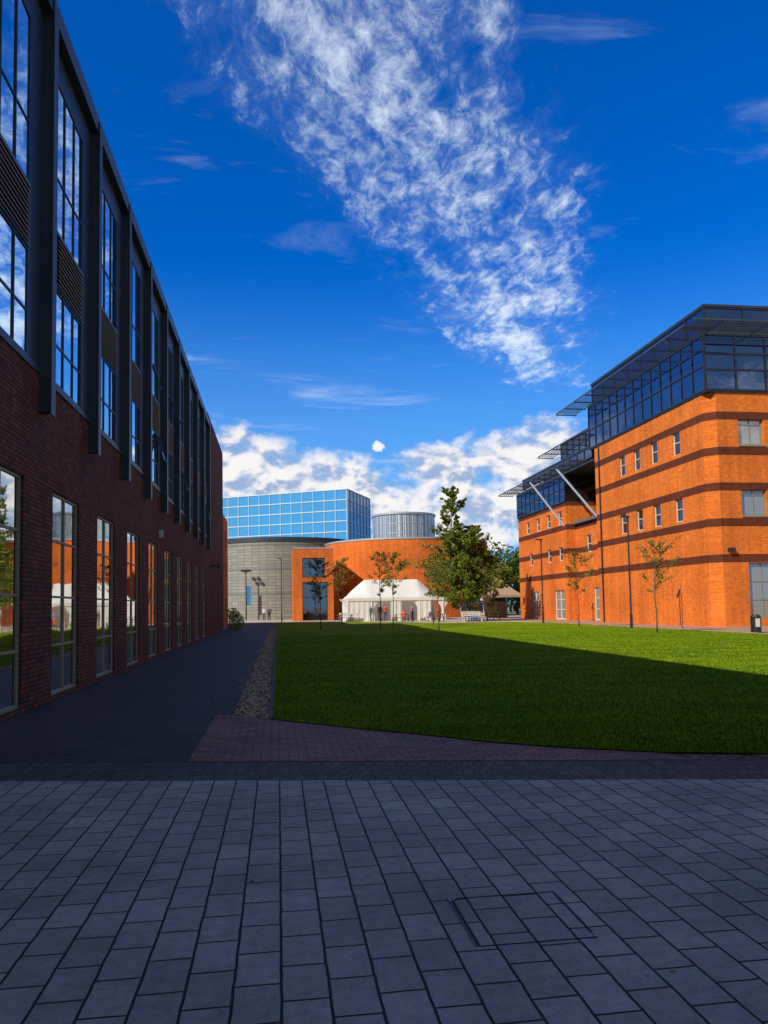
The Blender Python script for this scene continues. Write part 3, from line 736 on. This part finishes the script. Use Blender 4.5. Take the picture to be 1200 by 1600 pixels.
# ------------------------------------------------------------ PEOPLE
def person(x,y,face,shirt,trous,seated=False,h=1.72,z0=0,seed=0):
    s=h/1.72
    mt,N,b=newmat('clothes_%d'%seed)
    z=N.sep(N.objco())[2]
    hipz=(.47 if seated else .95)*s; neck=(.98 if seated else 1.46)*s; hair=(neck+.17*s)
    c=N.mix(N.math('GREATER_THAN',z,hipz+.02),trous,shirt); c=N.mix(N.math('GREATER_THAN',z,neck),c,(.45,.26,.18)); c=N.mix(N.math('GREATER_THAN',z,hair),c,(.03,.02,.015))
    N.put(b.inputs['Base Color'],c); b.inputs['Roughness'].default_value=.8
    if seated: 
        V=[(0,0,.5),(0,-.02,.72),(0,0,.95),(0,0,1.03),(0,.01,1.12),(0,.0,1.22),(-.18,0,.92),(-.24,.1,.68),(-.16,.33,.74),(.18,0,.92),(.24,.1,.68),(.16,.33,.74),(-.1,.02,.48),(-.13,.42,.5),(-.13,.45,.08),(-.13,.6,.04),(.1,.02,.48),(.13,.42,.5),(.13,.45,.08),(.13,.6,.04)]
    else:
        V=[(0,0,.95),(0,-.01,1.2),(0,0,1.42),(0,0,1.5),(0,.01,1.58),(0,0,1.68),(-.19,0,1.38),(-.24,-.03,1.1),(-.23,.08,.84),(.19,0,1.38),(.24,.02,1.1),(.24,-.06,.84),(-.09,0,.9),(-.1,.08,.5),(-.1,-.06,.08),(-.1,.1,.04),(.09,0,.9),(.1,-.02,.5),(.1,-.12,.08),(.1,.03,.04)]
    Ed=[(0,1),(1,2),(2,3),(3,4),(4,5),(2,6),(6,7),(7,8),(2,9),(9,10),(10,11),(0,12),(12,13),(13,14),(14,15),(0,16),(16,17),(17,18),(18,19)]
    rad=[.14,.13,.13,.055,.095,.07,.065,.045,.032,.065,.045,.032,.095,.065,.045,.04,.095,.065,.045,.04]
    me=bpy.data.meshes.new('person'); me.from_pydata([(a*s,c_*s,d*s) for a,c_,d in V],Ed,[])
    o=bpy.data.objects.new('person',me); scene.collection.objects.link(o)
    o.location=(x,y,z0); o.rotation_euler=(0,0,face)
    md=o.modifiers.new('skin','SKIN'); 
    for i,sv in enumerate(me.skin_vertices[0].data): sv.radius=(rad[i]*s,rad[i]*s); sv.use_root=(i==0)
    o.modifiers.new('sub','SUBSURF').levels=1; o.modifiers['sub'].render_levels=1
    me.materials.append(mt); return o
person(-1.75,98,3.0,(.55,.5,.45),(.05,.06,.1),seed=1); person(-1.1,98.5,2.9,(.06,.06,.08),(.03,.03,.04),seed=2,h=1.8)
person(12.2,74.78,-.2,(.6,.08,.05),(.04,.05,.1),True,seed=3); person(15.0,74.72,math.pi+.15,(.08,.12,.3),(.04,.04,.05),True,seed=4)
person(13.4,76.6,1.2,(.65,.12,.08),(.05,.05,.08),seed=5); person(19.5,75.3,.1,(.3,.3,.32),(.05,.05,.08),True,seed=6); person(9.6,80,2,(.1,.1,.12),(.05,.06,.12),seed=7)
person(10.7,81,.4,(.03,.03,.04),(.03,.03,.05),seed=8,h=1.8); person(11.3,81.2,3.4,(.6,.1,.06),(.04,.05,.12),seed=9); person(14.2,81,2.4,(.1,.2,.45),(.05,.04,.04),seed=10)
person(16.9,80.3,1.0,(.5,.12,.1),(.03,.03,.04),seed=11,h=1.66)

# ------------------------------------------------------------ LIGHT
sd=Vector((1.11,.75,-1)).normalized()
sun=bpy.data.lights.new('sun','SUN'); sun.energy=5; sun.angle=math.radians(.5); sun.color=(1,.94,.80)
so=bpy.data.objects.new('sun',sun); scene.collection.objects.link(so); so.rotation_euler=sd.to_track_quat('-Z','Y').to_euler()
elev=math.asin(-sd.z); az=math.atan2(-sd.x,-sd.y)
wd=bpy.data.worlds.new('World'); scene.world=wd; wd.use_nodes=True
nt=wd.node_tree; N=NT(nt); bg=nt.nodes['Background']
sky=N.n('ShaderNodeTexSky',sky_type='NISHITA'); sky.sun_disc=False; sky.sun_elevation=elev; sky.sun_rotation=az%(2*math.pi)
sky.air_density=1.0; sky.dust_density=.4; sky.ozone_density=3.0
co=N.n('ShaderNodeTexCoord').outputs['Generated']
x,y,z=N.sep(co)
base=N.mix(1.0,sky.outputs[0],(.30,.78,1.66),'MULTIPLY')
hs=N.n('ShaderNodeHueSaturation'); hs.inputs['Saturation'].default_value=1.12; N.put(hs.inputs['Color'],base); base=hs.outputs[0]
base=N.mix(N.smooth(y,.25,-.35),base,N.mix(1.0,sky.outputs[0],(.62,.60,.60),'MULTIPLY'))  # unseen sky behind camera toned less blue, so ambient light is more neutral
zc=N.math('MAXIMUM',z,.03); u=N.math('DIVIDE',x,zc); v=N.math('DIVIDE',y,zc); uv=N.comb(u,v)
warp=N.noise(uv,1.2,5,.6)
w_=N.math('SUBTRACT',N.math('MULTIPLY',N.math('SUBTRACT',u,.12),.88),N.math('MULTIPLY',N.math('SUBTRACT',v,1.2),.475))
s_=N.math('ADD',N.math('MULTIPLY',N.math('SUBTRACT',u,.12),.475),N.math('MULTIPLY',N.math('SUBTRACT',v,1.2),.88))
w_=N.math('ADD',w_,N.math('MULTIPLY',N.math('SUBTRACT',warp,.5),.26))
band=N.smooth(N.math('ABSOLUTE',w_),.06,.42,1,0)
band=N.math('MULTIPLY',band,N.smooth(s_,1.7,2.9,1,0)); band=N.math('MULTIPLY',band,N.smooth(s_,-.9,-.3,0,1))
p_=N.math('ADD',N.math('MULTIPLY',w_,.92),N.math('MULTIPLY',s_,.38)); q_=N.math('SUBTRACT',N.math('MULTIPLY',s_,.92),N.math('MULTIPLY',w_,.38))
uvr=N.comb(N.math('MULTIPLY',p_,2.0),N.math('MULTIPLY',q_,.95))
fib=N.noise(uvr,11,13,.72,.35)
streak=N.noise(N.comb(N.math('MULTIPLY',w_,4.2),N.math('MULTIPLY',s_,1.1),3.7),1.6,4,.55,.3)
clump=N.noise(uv,4.5,5,.6,.3)
dens=N.math('ADD',fib,N.math('MULTIPLY',N.math('SUBTRACT',clump,.5),.65))
dens=N.math('ADD',dens,N.math('MULTIPLY',N.math('SUBTRACT',streak,.5),1.0))
dens=N.math('ADD',dens,N.math('MULTIPLY',N.math('SUBTRACT',band,1.0),.34))
cir=N.math('MULTIPLY',N.smooth(dens,.34,.82),N.smooth(band,0,.30))
veil=N.math('MULTIPLY',N.math('MULTIPLY',N.smooth(dens,.15,.6),N.smooth(band,.0,.8)),.12)
cir=N.math('ADD',N.math('MULTIPLY',cir,.82),veil,clamp=True)
wis=N.noise(N.comb(N.math('MULTIPLY',u,.7),N.math('MULTIPLY',v,1.5)),1.5,8,.6,.6)
wis=N.math('MULTIPLY',N.smooth(wis,.55,.80),.5)
wis=N.math('MULTIPLY',wis,N.smooth(z,.1,.2))
cir=N.math('MAXIMUM',cir,wis)
A0=N.math('ARCTAN2',x,y); E0=N.math('ARCSINE',z)
cv=N.comb(A0,N.math('MULTIPLY',E0,1.5))
wn1=N.noise(cv,30,5,.6); wn2=N.noise(N.vmath('ADD',cv,(5.3,2.1,0)),30,5,.6)
A=N.math('ADD',A0,N.math('MULTIPLY',N.math('SUBTRACT',wn1,.5),.05)); El=N.math('ADD',E0,N.math('MULTIPLY',N.math('SUBTRACT',wn2,.5),.03))
blobs=[(.03,.163,.11,.042),(-.055,.178,.09,.055),(.213,.172,.065,.034),(.325,.188,.09,.042),(.245,.115,.16,.055),(.134,.208,.010,.007),(.13,.14,.13,.04),(.36,.14,.12,.04),(-.3,.2,.15,.05),(.7,.16,.2,.05),(1.1,.2,.2,.06),(1.6,.17,.3,.06),(-.9,.2,.3,.06),(2.4,.2,.4,.07)]
mx=None
for (a0,e0,ra,re) in blobs:
    dx=N.math('DIVIDE',N.math('SUBTRACT',A,a0),ra); dy=N.math('DIVIDE',N.math('SUBTRACT',El,e0),re)
    d=N.math('SUBTRACT',1.0,N.math('ADD',N.math('MULTIPLY',dx,dx),N.math('MULTIPLY',dy,dy)))
    mx=d if mx is None else N.math('MAXIMUM',mx,d)
mx=N.math('MAXIMUM',mx,-2.0)
cn=N.noise(cv,15,9,.58,.2); cn2=N.noise(N.vmath('ADD',cv,(-.007,.017,0)),15,9,.58,.2)
cm=N.math('ADD',mx,N.math('MULTIPLY',N.math('SUBTRACT',cn,.5),3.6))
cum=N.smooth(cm,-.35,.85)
shade=N.smooth(N.math('SUBTRACT',cn,cn2),-.10,.06)
ccol=N.mix(shade,(3.6,4.7,6.8),(10.0,9.5,9.2))
haze=N.smooth(E0,.02,.44,.88,0)
base=N.mix(haze,base,(2.0,5.2,9.0))
base=N.mix(cir,base,(7.6,8.8,9.9))
base=N.mix(N.math('MULTIPLY',cum,.94),base,ccol)
rear_fill=N.math('MULTIPLY',N.smooth(y,.1,-.45),N.smooth(N.noise(co,2.2,6,.6),.45,.62))  # added cloud cover behind camera, out of view, to neutralise light in shade
base=N.mix(N.math('MULTIPLY',rear_fill,.5),base,(5.2,4.8,4.3))
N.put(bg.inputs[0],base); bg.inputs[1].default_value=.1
